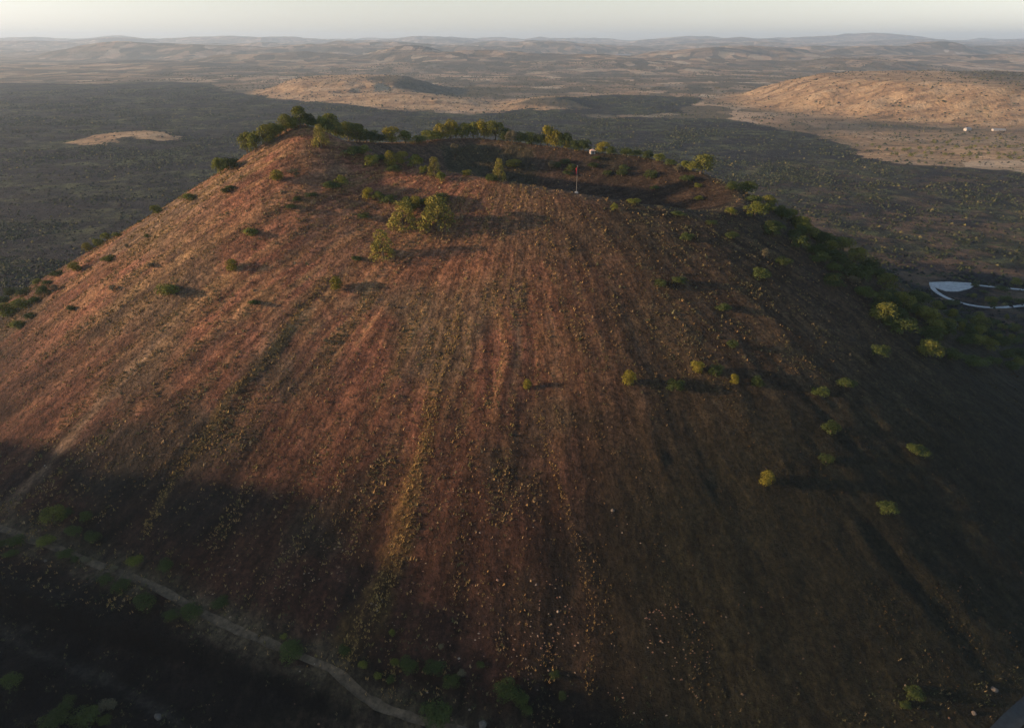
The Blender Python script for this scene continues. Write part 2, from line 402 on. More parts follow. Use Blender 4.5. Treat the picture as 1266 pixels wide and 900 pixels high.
t3=np.full(X.shape,1e3);t3[near],_=pl_dist(X[near],Y[near],[(-190,196),(-178,204),(-166,214)])
c=mixc(c,(.085,.080,.070),sstep(2.6,.6,np.minimum(t2,t3)+2*(n_d-.5))*.6)
c=c*(1-.60*sstep(-60,80,X+50*(n_c-.5))*(D<260))[...,None]*(1-.60*foot*(1-verge))[...,None]*(1-.70*sstep(90,200,D+30*(n_c-.5)-25*sstep(-60,-160,X))*(D<260))[...,None]  # shade painted in: right side, foot and lower slope darkened
st_=np.full(X.shape,.5);st_[near]=fbm(FA[near]/3.0,FR[near]/42,5,222)
c=c*(.72+.50*sstep(.34,.66,st_))[...,None]
lr=sstep(10,110,X)*sstep(95,170,D)*(D<262);c=mixc(c,(.052,.048,.026),lr*.55);c=c*(1-.50*lr)[...,None]  # lower right turned olive, then darkened as painted shade
c[...,0]*=1.02;c[...,2]*=.88
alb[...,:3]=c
coneM=sstep(330,262,D);coneM=np.where((Y<330)&(D<600),1.0,coneM)
lava=np.clip(poly_sd(X,Y,LAVA),-400,400)
kip=poly_sd(X,Y,KIP);lava=np.where(kip>-60,np.minimum(lava,-kip*1.0),lava)
# a pale tongue of fields inside the lava
for (qx,qy,rx,ry) in ((460,2420,230,60),(620,2480,160,50),(120,2700,150,120)):
    e_=(1-np.hypot((X-qx)/rx,(Y-qy)/ry))*min(rx,ry);lava=np.minimum(lava,-e_)
soil=sstep(420,300,np.hypot(X-560,(Y-560)*.8))*1.0+sstep(520,250,np.hypot(X-700,(Y-950)*.8))*.55
soil=np.clip(soil,0,1)
tan=np.clip(sum(sstep(1.05,.9,ellr(X,Y,HILLS[i])) for i in (0,1,2)),0,1)*.95
tan=np.maximum(tan,sstep(1.1,.95,ellr(X,Y,HILLS[3]))*(.95-.85*sstep(-250,150,X-1780+.25*(2900-Y)+500*(fbm(X/300,Y/300,3,90)-.5))))
tan=np.maximum(tan,(kip>-70)*1.0)
tan=np.maximum(tan,sstep(1,.7,np.hypot((X-1150)/620,(Y-1680)/420))*.45)
olv=sstep(-150,250,X-1830+.3*(2900-Y)+500*(fbm(X/300,Y/300,3,90)-.5))*sstep(1.1,.9,ellr(X,Y,HILLS[3]))
olv=np.maximum(olv,sstep(1,.8,np.hypot((X+350)/420,(Y-3650)/420)))
olv=np.clip(np.maximum(olv,sstep(1,.8,np.hypot((X-350)/380,(Y-2760)/160)))*.9,0,1)
tan=tan*(1-.0*olv)
tan=np.maximum(tan,sstep(1.1,.85,np.hypot((X-1010)/260,(Y-1590)/130)+.3*(fbm(X/60,Y/60,3,91)-.5)))
flow=np.stack([FA,FR,0*D],-1)
GRASS=grass*sstep(250,90,D)*(.25+.75*leftness)
# normals of the whole sheet
gy,gx=np.gradient(H,GY,GX);N=np.stack([-gx,-gy,np.ones_like(gx)],-1);N/=np.linalg.norm(N,axis=-1,keepdims=True)
V=np.stack([X,Y,H],-1).reshape(-1,3)
idx=np.arange(NX*NY).reshape(NY,NX)
Q=np.stack([idx[:-1,:-1],idx[:-1,1:],idx[1:,1:],idx[1:,:-1]],-1).reshape(-1,4)
xc=.25*(X[:-1,:-1]+X[:-1,1:]+X[1:,1:]+X[1:,:-1]);yc=.25*(Y[:-1,:-1]+Y[:-1,1:]+Y[1:,1:]+Y[1:,:-1]);dc=.25*(D[:-1,:-1]+D[:-1,1:]+D[1:,1:]+D[1:,:-1])
cls=np.zeros(xc.shape,int)
for i,h in enumerate(HILLS):
    if i in (6,7): continue
    cls[(ellr(xc,yc,h)<1.0)&(cls==0)]=10+(3 if i==3 else 1 if i in(0,1) else i)
cls[(yc>7000)]=2
cls[dc<250]=1
cls=cls.ravel()
def sub(name,k):
    q=Q[cls==k];u,inv=np.unique(q.ravel(),return_inverse=True)
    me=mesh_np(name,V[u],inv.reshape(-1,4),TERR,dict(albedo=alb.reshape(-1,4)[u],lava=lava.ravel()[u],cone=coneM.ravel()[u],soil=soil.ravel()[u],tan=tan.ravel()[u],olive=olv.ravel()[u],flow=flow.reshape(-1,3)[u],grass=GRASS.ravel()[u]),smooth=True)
    me.normals_split_custom_set_from_vertices(N.reshape(-1,3)[u].tolist())
    return tag(link(name,me),kind='structure')
sub('ground',0);sub('volcanic_cone',1);sub('mountains',2)
for k in sorted(set(cls.tolist())-{0,1,2}): sub('hill',k)
tag(bpy.data.objects['volcanic_cone'],'rust brown volcanic cone with an open crater at its top')

PLANTS={
 'leftrim':[(-183.0,438.3,8.1,8.7,'b'),(-174.1,433.2,7.5,7.6,'d'),(-168.1,449.7,7.2,10.7,'t'),(-160.2,442.7,7.6,10.6,'b'),(-152.9,442.1,8.5,9.6,'t'),(-147.9,443.0,7.0,8.6,'t'),(-144.2,445.0,5.5,6.7,'b'),(-141.0,447.8,8.1,8.2,'t'),(-136.4,448.0,6.1,6.7,'b'),(-132.1,447.9,8.1,9.6,'t'),(-128.6,451.9,6.1,7.7,'d'),(-125.2,452.0,5.1,7.0,'d')],
 'peak':[(-116.4,432.8,7.4,9.8,'p'),(-119.6,451.4,5.6,8.9,'b'),(-127.6,500.9,9.6,12.2,'t'),(-123.6,504.1,8.5,9.7,'t'),(-116.5,450.8,6.6,10.1,'d'),(-117.7,512.9,8.7,11.0,'t'),(-111.8,514.0,9.9,10.0,'t'),(-107.6,525.4,8.9,10.2,'d'),(-103.1,529.1,6.6,8.3,'d'),(-98.7,531.3,7.2,6.3,'d'),(-112.2,522.3,8.3,9.4,'d')],
 'backrim':[(-90.4,536.0,10.9,9.2,'y'),(-80.7,538.6,9.2,8.7,'b'),(-71.0,544.1,9.3,5.9,'b'),(-62.4,552.0,10.6,7.1,'b'),(-55.5,558.3,10.1,9.3,'y'),(-48.1,560.7,10.1,11.2,'y'),(-39.2,561.0,9.5,10.2,'b'),(-30.4,561.8,9.5,10.4,'b'),(-22.1,560.5,9.5,11.3,'y'),(-13.3,559.2,10.7,11.4,'t'),(-3.8,558.1,9.5,9.6,'d'),(0.0,547.7,8.1,8.3,'g'),(6.3,553.7,8.8,9.4,'d'),(15.0,550.0,8.7,8.8,'d'),(22.4,548.7,7.5,8.3,'d'),(27.3,547.2,8.7,11.8,'y'),(33.9,543.0,8.6,9.7,'y'),(40.0,541.5,9.2,11.3,'d'),(41.1,538.3,4.9,4.7,'y'),(48.3,537.1,7.3,7.1,'d'),(54.2,535.6,7.9,7.8,'d'),(68.1,529.3,8.4,6.3,'y'),(74.2,524.8,6.6,5.7,'d'),(84.0,522.0,7.7,5.0,'d'),(91.4,519.9,7.1,5.5,'d'),(98.0,513.6,7.6,5.5,'d'),(105.8,507.5,7.0,5.0,'b'),(112.2,498.7,7.4,4.3,'d'),(120.5,489.4,6.8,4.8,'b'),(129.5,478.9,14.3,9.9,'t')],
 'inrow':[(-97.4,434.9,8.9,6.1,'d'),(-91.7,438.5,7.0,5.2,'b'),(-86.1,430.0,7.4,6.6,'b'),(-80.7,437.7,6.0,4.3,'d'),(-74.6,432.8,6.5,7.1,'y'),(-68.1,436.7,6.5,6.2,'y'),(-72.0,427.0,7.4,4.2,'d'),(-59.9,435.1,8.0,6.2,'b'),(-54.2,426.2,4.4,4.7,'b'),(-47.1,423.7,5.9,8.4,'p'),(-42.9,419.1,4.9,4.6,'b'),(-42.7,529.2,7.9,10.4,'g'),(-27.5,425.0,5.4,2.8,'y'),(-11.6,418.7,6.8,3.7,'d'),(-7.8,420.2,5.4,9.7,'p'),(1.8,521.0,9.6,4.3,'y')],
 'upper':[(-137.8,408.1,6.2,5.0,'y'),(-127.3,410.7,6.7,4.1,'g'),(-105.9,406.0,6.6,5.9,'d'),(-100.7,408.6,6.2,5.9,'b'),(-84.0,403.3,5.2,5.4,'y'),(-78.2,402.7,5.7,5.0,'b'),(-71.8,401.1,7.1,5.4,'d'),(-62.6,398.6,6.1,5.4,'b'),(-56.9,398.0,6.6,5.4,'y'),(-50.9,399.7,5.2,4.9,'d'),(-41.5,401.0,7.6,5.8,'d'),(-45.8,394.5,7.0,6.7,'y'),(-59.7,392.7,6.1,6.6,'b'),(-84.8,389.0,5.6,3.5,'d'),(-168.9,407.5,3.8,3.2,'d'),(-166.5,409.8,4.3,2.7,'d'),(-123.2,395.7,4.2,2.7,'d'),(-116.3,398.7,5.2,2.7,'d'),(-126.4,390.6,4.6,2.6,'d'),(-197.1,418.8,7.9,3.7,'b')],
 'bigpines':[(-61.7,382.5,11.9,12.2,'p'),(-41.8,380.7,15.4,14.7,'p'),(-70.7,362.2,9.3,12.2,'p')],
 'leftslope':[(-85.4,361.8,5.3,2.9,'d'),(-146.3,375.5,8.1,4.3,'b'),(-151.9,355.7,6.6,5.8,'y'),(-93.4,343.8,6.4,7.3,'y'),(-183.6,347.9,11.3,6.2,'b'),(-202.2,369.0,4.5,2.6,'g'),(-239.5,391.8,6.7,4.1,'b'),(-223.7,363.1,5.4,3.4,'g'),(-134.8,335.4,5.1,3.6,'d'),(-249.1,362.3,4.6,3.1,'d'),(-216.3,397.0,3.8,2.3,'d'),(-228.9,396.2,3.9,2.3,'g'),(-241.0,438.4,3.1,2.0,'d'),(-266.0,401.2,7.9,6.1,'y'),(-288.8,415.9,7.2,5.4,'d'),(-93.0,314.1,3.2,2.7,'g'),(7.2,283.2,3.8,4.7,'y')],
 'leftedge':[(-224.9,431.7,6.1,6.3,'b'),(-282.0,443.7,7.0,6.7,'y'),(-276.3,445.6,6.5,5.9,'b'),(-272.9,451.2,6.0,5.7,'b'),(-255.3,434.2,5.2,4.0,'b'),(-289.6,370.5,8.5,5.4,'b'),(-309.6,390.7,10.9,9.4,'b'),(-298.4,390.8,8.9,6.6,'b'),(-283.6,391.9,7.9,7.9,'d'),(-288.7,389.4,6.9,5.6,'d'),(-338.0,427.8,7.5,5.6,'d'),(-312.7,415.1,8.3,4.9,'d'),(-353.1,456.6,8.0,7.0,'d'),(-289.6,406.2,6.1,4.3,'d'),(-313.4,430.3,6.4,4.1,'b'),(-283.6,374.5,5.7,4.1,'d'),(-274.0,389.1,5.4,4.2,'g')],
 'yellowballs':[(54.6,283.0,6.4,6.4,'y'),(76.0,282.3,6.8,6.4,'b'),(87.4,290.9,6.1,5.8,'y'),(96.6,290.2,6.1,6.2,'b'),(104.4,286.5,4.6,4.3,'y'),(108.0,306.3,4.8,4.5,'b'),(116.4,287.3,6.1,4.7,'d'),(146.2,286.2,6.9,5.8,'b'),(161.6,293.8,7.8,5.9,'b'),(145.0,267.4,7.3,5.9,'b'),(138.0,252.6,5.7,4.2,'b'),(107.4,240.1,6.2,5.8,'y'),(158.1,233.3,6.8,5.5,'b'),(184.8,264.1,8.1,6.3,'d'),(190.0,321.8,8.4,6.3,'b')],
 'rimright':[(97.2,373.0,6.3,5.6,'d'),(124.8,381.1,6.9,4.4,'d'),(87.6,343.4,6.8,4.0,'d'),(77.4,340.6,6.3,3.6,'d'),(108.9,329.7,6.2,4.3,'d'),(135.1,356.0,9.6,6.7,'d'),(151.7,370.1,8.2,5.6,'d'),(141.4,371.7,6.3,5.2,'g'),(71.2,399.1,8.4,3.8,'b'),(58.2,390.1,3.7,4.4,'b'),(95.3,392.4,7.0,3.5,'d'),(123.0,451.7,5.9,3.0,'b'),(85.5,394.9,4.7,2.7,'g'),(130.0,404.7,6.2,4.6,'b'),(98.1,475.2,5.0,3.7,'d'),(114.7,389.0,5.6,3.1,'d'),(124.2,463.9,4.9,3.1,'b')],
 'crater':[(32.2,514.1,5.4,4.0,'d'),(39.4,516.9,5.4,4.0,'d'),(42.5,509.6,7.1,4.5,'d'),(28.0,512.5,5.4,5.1,'g'),(58.8,508.3,5.9,3.4,'d'),(40.0,505.3,5.3,3.4,'d'),(61.9,517.7,4.8,2.8,'d'),(80.1,500.8,5.2,4.4,'d'),(77.9,495.5,5.8,4.9,'d'),(96.9,487.3,6.8,5.4,'d'),(119.2,472.3,7.7,5.2,'d'),(114.8,484.3,5.6,3.7,'g'),(67.9,498.1,4.6,3.3,'d')],
 'ridge':[(145.2,453.1,7.4,6.0,'d'),(156.1,459.4,9.1,9.2,'t'),(154.0,437.1,7.7,6.3,'t'),(167.2,447.7,7.9,7.0,'t'),(147.5,412.7,10.7,8.4,'y'),(170.0,434.5,6.7,7.3,'t'),(177.6,436.8,7.3,6.9,'t'),(155.2,402.9,7.7,6.4,'g'),(169.8,393.9,7.6,9.5,'b'),(182.6,425.5,9.2,7.7,'t'),(180.2,387.4,8.0,8.5,'b'),(169.6,403.8,6.8,5.5,'d'),(183.1,414.9,8.5,7.1,'t'),(192.9,421.6,8.1,7.2,'t'),(204.4,432.5,9.4,9.4,'t'),(215.8,434.4,9.5,9.5,'t'),(194.3,394.1,7.7,9.6,'b'),(196.5,385.3,7.6,9.9,'t'),(215.0,413.8,8.1,10.1,'t'),(223.7,414.9,10.2,10.1,'t'),(206.5,387.0,9.1,10.9,'b'),(183.3,369.7,11.0,6.5,'g'),(200.9,368.0,8.3,9.2,'b'),(227.8,410.4,6.1,5.3,'d'),(223.3,388.9,9.7,9.2,'t'),(209.0,365.7,8.3,9.6,'t'),(216.9,368.3,7.9,9.2,'t'),(204.9,351.6,10.7,8.9,'t'),(215.0,358.9,7.7,7.3,'b'),(214.0,346.1,11.1,10.1,'t'),(227.8,373.7,8.5,9.8,'t'),(231.9,372.8,6.6,8.5,'t'),(251.2,396.7,8.0,8.0,'t'),(242.3,373.1,9.0,8.1,'t'),(234.9,351.3,9.0,9.4,'t'),(253.3,367.5,8.0,9.4,'t'),(224.9,334.4,10.4,7.8,'b'),(241.7,340.4,8.0,6.3,'b'),(258.5,344.0,10.8,7.3,'t'),(179.2,395.4,6.2,5.5,'g'),(196.8,376.8,5.6,5.3,'g')],
 'foothills':[(287.0,419.1,10.6,5.0,'d'),(290.8,412.4,9.4,4.5,'d'),(334.4,452.1,11.5,8.2,'t'),(328.8,432.4,10.0,5.8,'d'),(329.3,420.7,9.8,6.2,'d'),(417.8,521.7,10.7,7.7,'d'),(281.9,389.5,9.0,5.2,'d'),(277.2,375.2,8.7,5.5,'t'),(287.5,376.5,9.7,6.0,'t'),(305.3,384.3,9.0,5.7,'d'),(335.6,411.8,8.6,6.1,'d'),(261.5,363.7,7.0,4.9,'d'),(280.2,359.3,8.4,5.3,'d'),(296.3,364.9,8.1,5.5,'d'),(285.6,430.6,7.6,4.1,'d'),(417.7,612.6,10.0,5.1,'b'),(415.1,575.3,9.5,4.9,'d'),(429.7,563.7,8.6,4.8,'d'),(436.2,550.8,8.4,4.7,'b'),(459.8,618.2,10.1,5.9,'t'),(480.1,626.4,9.4,6.0,'d'),(451.2,636.3,6.4,3.0,'d'),(472.4,648.4,6.5,3.1,'d'),(519.8,670.7,10.0,7.1,'t'),(494.5,655.2,11.4,5.1,'d'),(475.1,666.3,7.4,3.9,'d'),(487.7,617.8,9.3,5.2,'d'),(459.9,577.4,8.1,4.2,'g'),(403.5,629.8,8.7,5.2,'d'),(434.3,538.0,6.9,4.6,'g')],
 'trackside':[(-197.7,237.4,8.7,7.4,'t'),(-193.4,239.7,4.9,3.9,'b'),(-183.8,237.6,4.9,4.5,'b'),(-187.5,232.4,6.2,3.5,'b'),(-177.4,230.2,6.2,3.8,'b'),(-210.0,228.7,5.8,4.6,'d'),(-214.8,227.5,3.4,3.2,'d'),(-208.7,222.6,4.7,2.9,'d'),(-196.2,228.3,7.5,3.7,'y'),(-186.0,222.6,5.4,3.4,'d'),(-181.2,220.5,3.3,2.0,'d'),(-163.6,211.0,4.6,3.9,'b'),(-156.0,208.1,6.4,4.4,'b'),(-144.7,201.9,7.3,6.5,'b'),(-142.1,216.5,6.6,3.9,'b'),(-155.0,219.2,6.7,3.3,'y'),(-176.7,219.8,4.7,2.6,'g'),(-126.1,199.9,7.6,3.8,'b'),(-132.5,198.1,5.0,2.9,'d'),(-115.7,203.2,6.4,3.5,'b'),(-86.5,189.6,2.8,2.4,'y'),(-83.0,185.1,8.5,4.2,'d'),(-61.8,183.1,4.2,3.3,'b'),(-54.3,177.5,3.2,2.5,'y'),(-162.7,215.8,4.3,2.2,'g')],
 'foot':[(-44.8,187.0,2.4,2.6,'y'),(-42.5,178.0,3.0,2.8,'y'),(-36.9,176.3,6.4,4.2,'b'),(-48.2,173.8,2.6,2.5,'y'),(-44.0,173.0,3.2,2.2,'b'),(-28.0,175.1,6.4,3.2,'b'),(-21.6,170.6,5.2,4.4,'b'),(-18.3,173.4,3.8,2.2,'g'),(-26.2,181.6,2.7,2.5,'g'),(-11.4,175.3,2.9,2.0,'b'),(-2.0,166.6,7.9,5.8,'b'),(3.4,164.7,5.6,4.1,'b'),(5.0,161.4,3.9,2.6,'b'),(17.5,165.7,2.8,2.6,'b'),(-25.6,161.7,10.6,5.3,'b'),(15.2,171.6,3.2,2.0,'d'),(142.1,168.1,5.7,3.2,'b'),(137.4,164.9,3.7,2.2,'b')],
 'corner':[(-179.3,171.8,6.3,3.4,'y'),(-157.1,167.3,4.5,2.9,'b'),(-157.6,160.3,8.8,5.1,'b'),(-147.9,162.0,8.4,5.4,'y'),(-143.2,167.1,7.4,3.7,'g'),(-141.5,161.1,3.9,3.8,'b')],
}
# ------------------------------------------------------------------ built things
def strip(name,P,w,m,lift=.06,n=10,edge=.0):
    """a road surface that follows the ground along a centre line"""
    P=np.array(P,float);pts=[]
    for i in range(len(P)-1):
        p0,p1,p2,p3=P[max(i-1,0)],P[i],P[i+1],P[min(i+2,len(P)-1)]
        for k in range(n):
            t=k/n;pts.append(.5*((2*p1)+(-p0+p2)*t+(2*p0-5*p1+4*p2-p3)*t*t+(-p0+3*p1-3*p2+p3)*t**3))
    pts.append(P[-1]);pts=np.array(pts);d=np.gradient(pts,axis=0);d/=np.linalg.norm(d,axis=1,keepdims=True);nn=np.stack([-d[:,1],d[:,0]],1)
    K=6;V_=[];F_=[]
    for i,(p,q) in enumerate(zip(pts,nn)):
        zc=float(zat(*p))
        ww=w*(1+.18*(float(fbm(np.array([i*.35]),np.array([2.2]),3,9)[0])-.5)*edge)
        for k in range(K):
            o=(k/(K-1)-.5)*ww;a,b_=p+q*o;V_.append((a,b_,max(float(zat(a,b_)),zc-.25)+lift))
    for i in range(len(pts)-1):
        for k in range(K-1): a=i*K+k;F_.append((a,a+1,a+K+1,a+K))
    me=mesh_np(name,np.array(V_),np.array(F_),m,smooth=True);return tag(link(name,me),kind='structure')
strip('dirt_track',TRACK,3.2,M['track'],.04,14,5)
strip('paved_road',[(150,146),(163,154.5),(178,164),(196,174),(225,188),(262,203)],5.6,M['asphalt'],.22,14)
LOOP=[(620,690),(560,668),(525,655),(505,646),(484,652),(472,664),(458,671),(440,672),(429,664),(424,650),(424,634),(432,616),(448,606),(470,609),(500,619),(540,634),(600,650)]
strip('gravel_road',[(700,660),(640,652),(590,655),(545,652),(505,660),(480,669),(455,674),(438,672),(429,662),(425,646),(426,628),(436,612),(452,605),(472,607),(505,616),(560,632),(640,655)],4.6,M['paleroad'],.35,12,1)
pad=[(429,668),(434,678),(455,680),(476,676),(474,667),(464,658),(448,650),(436,650)]
zc=max(float(zat(x,y)) for x,y in pad)+.45
b_=MB();b_.poly([(x,y,zc) for x,y in pad]+[(x,y,zc-2.5) for x,y in pad],[tuple(range(7,-1,-1))]+[(i,(i+1)%8,8+(i+1)%8,8+i) for i in range(8)])
o=b_.build('parking_area',M['paleroad']);tag(o,kind='structure')

# flagpole on the near rim
fx,fy=38,407.5;fz=float(zat(fx,fy))
t=empty('flagpole',(fx,fy,fz));tag(t,'tall thin flagpole with a limp red flag on the near crater rim','flagpole')
MB().box(-1.0,-1.0,-.6,1.0,1.0,.55).box(-.6,-.6,.55,.6,.6,.95).build('plinth',M['concrete'],t)
MB().tube(0,0,.95,15.2,.11,.07).build('pole',M['steel'],t)
MB().tube(0,0,15.2,15.5,.10,.22).tube(0,0,15.5,15.8,.22,.03).build('finial',M['steel'],t)
v=[];f=[];NU,NV=10,12
for j in range(NV+1):
    for i in range(NU+1):
        u=i/NU;q=j/NV;wid=1.05*(1-.45*q)
        v.append((-.18-u*wid*.75,.32*math.sin(u*9+q*2)*(.3+u),15.0-q*3.6-u*1.0))
for j in range(NV):
    for i in range(NU): a=j*(NU+1)+i;f.append((a,a+1,a+NU+2,a+NU+1))
fl=MB().poly(v,f).build('flag',M['flag'],t)
md=fl.modifiers.new('thickness','SOLIDIFY');md.thickness=.03

def house(name,x,y,rz,L,W,Hh,rh,wm,rm,label,cat,nwin=2,door=True,hip=0):
    z=float(min(zat(x+a,y+b) for a in(-L/3,L/3) for b in (-W/3,W/3)))
    t=empty(name,(x,y,z),R(rz));tag(t,label,cat)
    MB().box(-L/2,-W/2,-1.5,L/2,W/2,Hh).build('wall',wm,t)
    ov=.35;a,b=L/2+ov,W/2+ov;hx=L/2-min(hip,L/2-.05) if hip else a
    MB().poly([(-a,-b,Hh+.02),(a,-b,Hh+.02),(a,b,Hh+.02),(-a,b,Hh+.02),(-hx,0,Hh+rh),(hx,0,Hh+rh)],[(3,2,1,0),(0,1,5,4),(2,3,4,5),(1,2,5),(3,0,4)]).build('roof',rm,t)
    if door: MB().box(-.55,-W/2-.05,0,.55,-W/2+.05,2.1).build('door',M['dark'],t)
    for i in range(nwin):
        xx=(i+.5)/nwin*L-L/2
        if abs(xx)<1.0: xx=1.6
        MB().box(xx-.5,-W/2-.04,1.0,xx+.5,-W/2+.06,2.1).build('window',M['dark'],t)
    return t
house('lookout_hut',60,527,8,3.8,3.0,2.3,1.3,M['white'],simple('faded_red_roof',(.62,.42,.34),.8,.12),'small whitewashed lookout hut with a pale hipped roof on the far crater rim','hut',2,True,2.2)
house('farmhouse',1278,2012,14,17,10,6,2.6,M['white'],M['roof_grey'],'white farmhouse with a grey roof below the right hand hill, left of a shed','farmhouse',4,True,3)
house('shed',1352,1992,-6,32,11,3.6,2.2,M['white'],M['roof_grey'],'long low pale shed beside the white farmhouse below the right hand hill','shed',5,True)
house('warehouse',1080,7300,2,150,50,15,7,M['white'],M['roof_grey'],'long white warehouse far off on the plain beneath the hazy plateau','warehouse',6,True)

# ------------------------------------------------------------------ trees and bushes
def crown(kind,seed,n=1900,leaf=.095):
    r=np.random.default_rng(seed)
    lob=[]
    if kind=='t':
        for i in range(16):
            a=r.uniform(0,6.28);e=r.uniform(-.9,1.35);q=.27
            lob.append((q*math.cos(a)*math.cos(e),q*math.sin(a)*math.cos(e),.48+.30*math.sin(e),r.uniform(.18,.27)))
    elif kind=='y':
        for i in range(14):
            a=r.uniform(0,6.28);e=r.uniform(-1.2,1.4);q=.25
            lob.append((q*math.cos(a)*math.cos(e),q*math.sin(a)*math.cos(e),.46+.30*math.sin(e),r.uniform(.19,.27)))
    elif kind=='p':
        for lv_,zz in enumerate((.12,.26,.40,.53,.66,.78,.88)):
            rr=.40*(1-zz)**.75+.02
            for i in range(9-lv_):
                a=r.uniform(0,6.28);lob.append((rr*math.cos(a),rr*math.sin(a),zz+r.uniform(-.05,.05),r.uniform(.11,.19)))
        lob.append((0,0,.93,.07))
    elif kind=='b':
        for i in range(13):
            a=r.uniform(0,6.28);q=r.uniform(.05,.32);lob.append((q*math.cos(a),q*math.sin(a),r.uniform(.14,.72)*(1-.6*q),r.uniform(.16,.26)))
    elif kind=='d':
        for i in range(13):
            a=r.uniform(0,6.28);q=r.uniform(.05,.38);lob.append((q*math.cos(a),.9*q*math.sin(a),r.uniform(.12,.68)*(1-.7*q),r.uniform(.17,.27)))
    else:
        n=int(n*.55)
        for i in range(10):
            a=r.uniform(0,6.28);q=r.uniform(.05,.33);lob.append((q*math.cos(a),q*math.sin(a),r.uniform(.25,.75),r.uniform(.12,.2)))
    lob=np.array(lob);wt=lob[:,3]**2;k=r.choice(len(lob),n,p=wt/wt.sum())
    d=r.normal(size=(n,3));d/=np.linalg.norm(d,axis=1,keepdims=True)
    d[:,2]=np.where((d[:,2]<-.3),-d[:,2],d[:,2])
    rad=lob[k,3]*(.55+.6*r.power(2.5,n))
    c=lob[k,:3]+d*rad[:,None];c[:,2]=np.clip(c[:,2],.04,1.0)
    nn=d+.55*r.normal(size=(n,3));nn/=np.linalg.norm(nn,axis=1,keepdims=True)
    t=np.cross(nn,r.normal(size=(n,3)));t/=np.linalg.norm(t,axis=1,keepdims=True);bb=np.cross(nn,t)
    s=leaf*r.uniform(.5,1.0,n)[:,None]*.5
    if kind=='p': s=s*.85
    Vv=np.stack([c-t*s,c-bb*s*.55,c+t*s,c+bb*s*.55],1).reshape(-1,3)
    Ff=np.arange(4*n).reshape(n,4)
    lt=r.uniform(0,1,len(lob))
    tint=np.clip(.55*lt[k]+.45*r.uniform(0,1,n),0,1)
    return Vv,Ff,tint
def trunkmesh(name,h,seed,r0=.035,forks=4):
    r=random.Random(seed);v=[];f=[]
    def limb(p,q,a,b,k=7):
        n=len(v);p=Vector(p);q=Vector(q);d=(q-p).normalized();s=d.orthogonal().normalized();u=d.cross(s)
        mid=(p+q)/2+Vector((r.uniform(-.02,.02),r.uniform(-.02,.02),0))
        for c,rr in((p,a),(mid,(a+b)/2),(q,b)):
            for i in range(k):
                an=6.28318*i/k;v.append(tuple(c+s*rr*math.cos(an)+u*rr*math.sin(an)))
        for j in (0,1):
            for i in range(k): f.append((n+j*k+i,n+j*k+(i+1)%k,n+(j+1)*k+(i+1)%k,n+(j+1)*k+i))
    limb((0,0,-.12),(0,0,h*.5),r0*1.3,r0)
    for i in range(forks):
        a=6.28*i/forks+r.uniform(-.4,.4);limb((0,0,h*.5),(.2*math.cos(a),.2*math.sin(a),h*.5+r.uniform(.2,.35)),r0*.7,r0*.25)
    limb((0,0,h*.5),(0.01,0,h),r0*.8,r0*.3)
    me=bpy.data.meshes.new(name);me.from_pydata(v,[],f);me.materials.append(M['bark']);me.update();return me
PROTO={}
for k in 'tpybdg':
    for i in range(3):
        Vv,Ff,ti=crown(k,100*ord(k)+i)
        PROTO[k,i]=(mesh_np('crown_'+k,Vv,Ff,M[k],fattr=dict(tint=ti)),trunkmesh('trunk_'+k,.7 if k in'tp' else .45,i))
NM={'t':('tree','tree'),'p':('pine_tree','pine tree'),'y':('round_bush','bush'),'b':('bush','bush'),'d':('dark_bush','bush'),'g':('dry_bush','bush')}
LOOK={'t':'dark green tree','p':'tall shaggy pine','y':'yellow green round bush','b':'mid green bush','d':'dark leaved bush','g':'greyish half dry bush'}
def plant(x,y,w_,h_,k,i,label,group,far=False):
    nm,cat=NM[k]
    z=float(zat(x,y))
    if far: h_*=1.2;w_*=1.22
    sx=w_*1.22*(1.22 if 'right ridge' in group else 1)
    t=empty(nm,(x,y,z-.05*h_),random.uniform(0,6.28));t.scale=(sx,sx,h_*1.15)
    tag(t,label,cat,group)
    cr,tk=PROTO[k,i%3]
    link('crown',cr,t);link('trunk',tk,t)
    return t
_u='zeroth first second third fourth fifth sixth seventh eighth ninth tenth eleventh twelfth thirteenth fourteenth fifteenth sixteenth seventeenth eighteenth nineteenth'.split()
_t={20:'twent',30:'thirt',40:'fort',50:'fift',60:'sixt',70:'sevent',80:'eight'};_t2={k:v+'y' for k,v in _t.items()}
def ordn(n):
    if n<20:return _u[n]
    return _t[n//10*10]+'ieth' if n%10==0 else _t2[n//10*10]+'-'+_u[n%10]
WHERE={'leftrim':('on the sunlit left crater shoulder','trees and bushes along the left crater shoulder'),
 'peak':('just right of the cone\'s left peak','trees behind the left peak'),
 'backrim':('along the far crater rim','trees and bushes along the far crater rim'),
 'inrow':('in the near left rim row','bushes in the row on the near left rim'),
 'upper':('scattered on the sunny upper left slope','bushes on the upper left slope'),
 'bigpines':('',''),
 'leftslope':('alone on the open left slope','bushes dotted over the open left slope'),
 'leftedge':('on the far left skyline flank','bushes on the left skyline flank'),
 'yellowballs':('on the bare shaded right slope','round bushes on the bare right slope'),
 'rimright':('near the low right part of the rim','bushes near the low right rim'),
 'crater':('inside the shaded crater','bushes inside the crater'),
 'ridge':('in the tree belt down the right ridge','trees in the belt down the right ridge'),
 'foothills':('at the right foot near pale looping road','bushes at the right foot of the cone'),
 'trackside':('beside the dirt track at lower left','bushes beside the dirt track'),
 'foot':('at the dark bottom foot of the cone','bushes at the bottom foot of the cone'),
 'corner':('in the dark bottom left corner','bushes in the bottom left corner')}
BIG={0:'left one of the two big pines side by side below the sunny rim',1:'largest pine, right one of the pair below the sunny rim',2:'single pine casting a long shadow below the pair of big pines'}
pi_=0
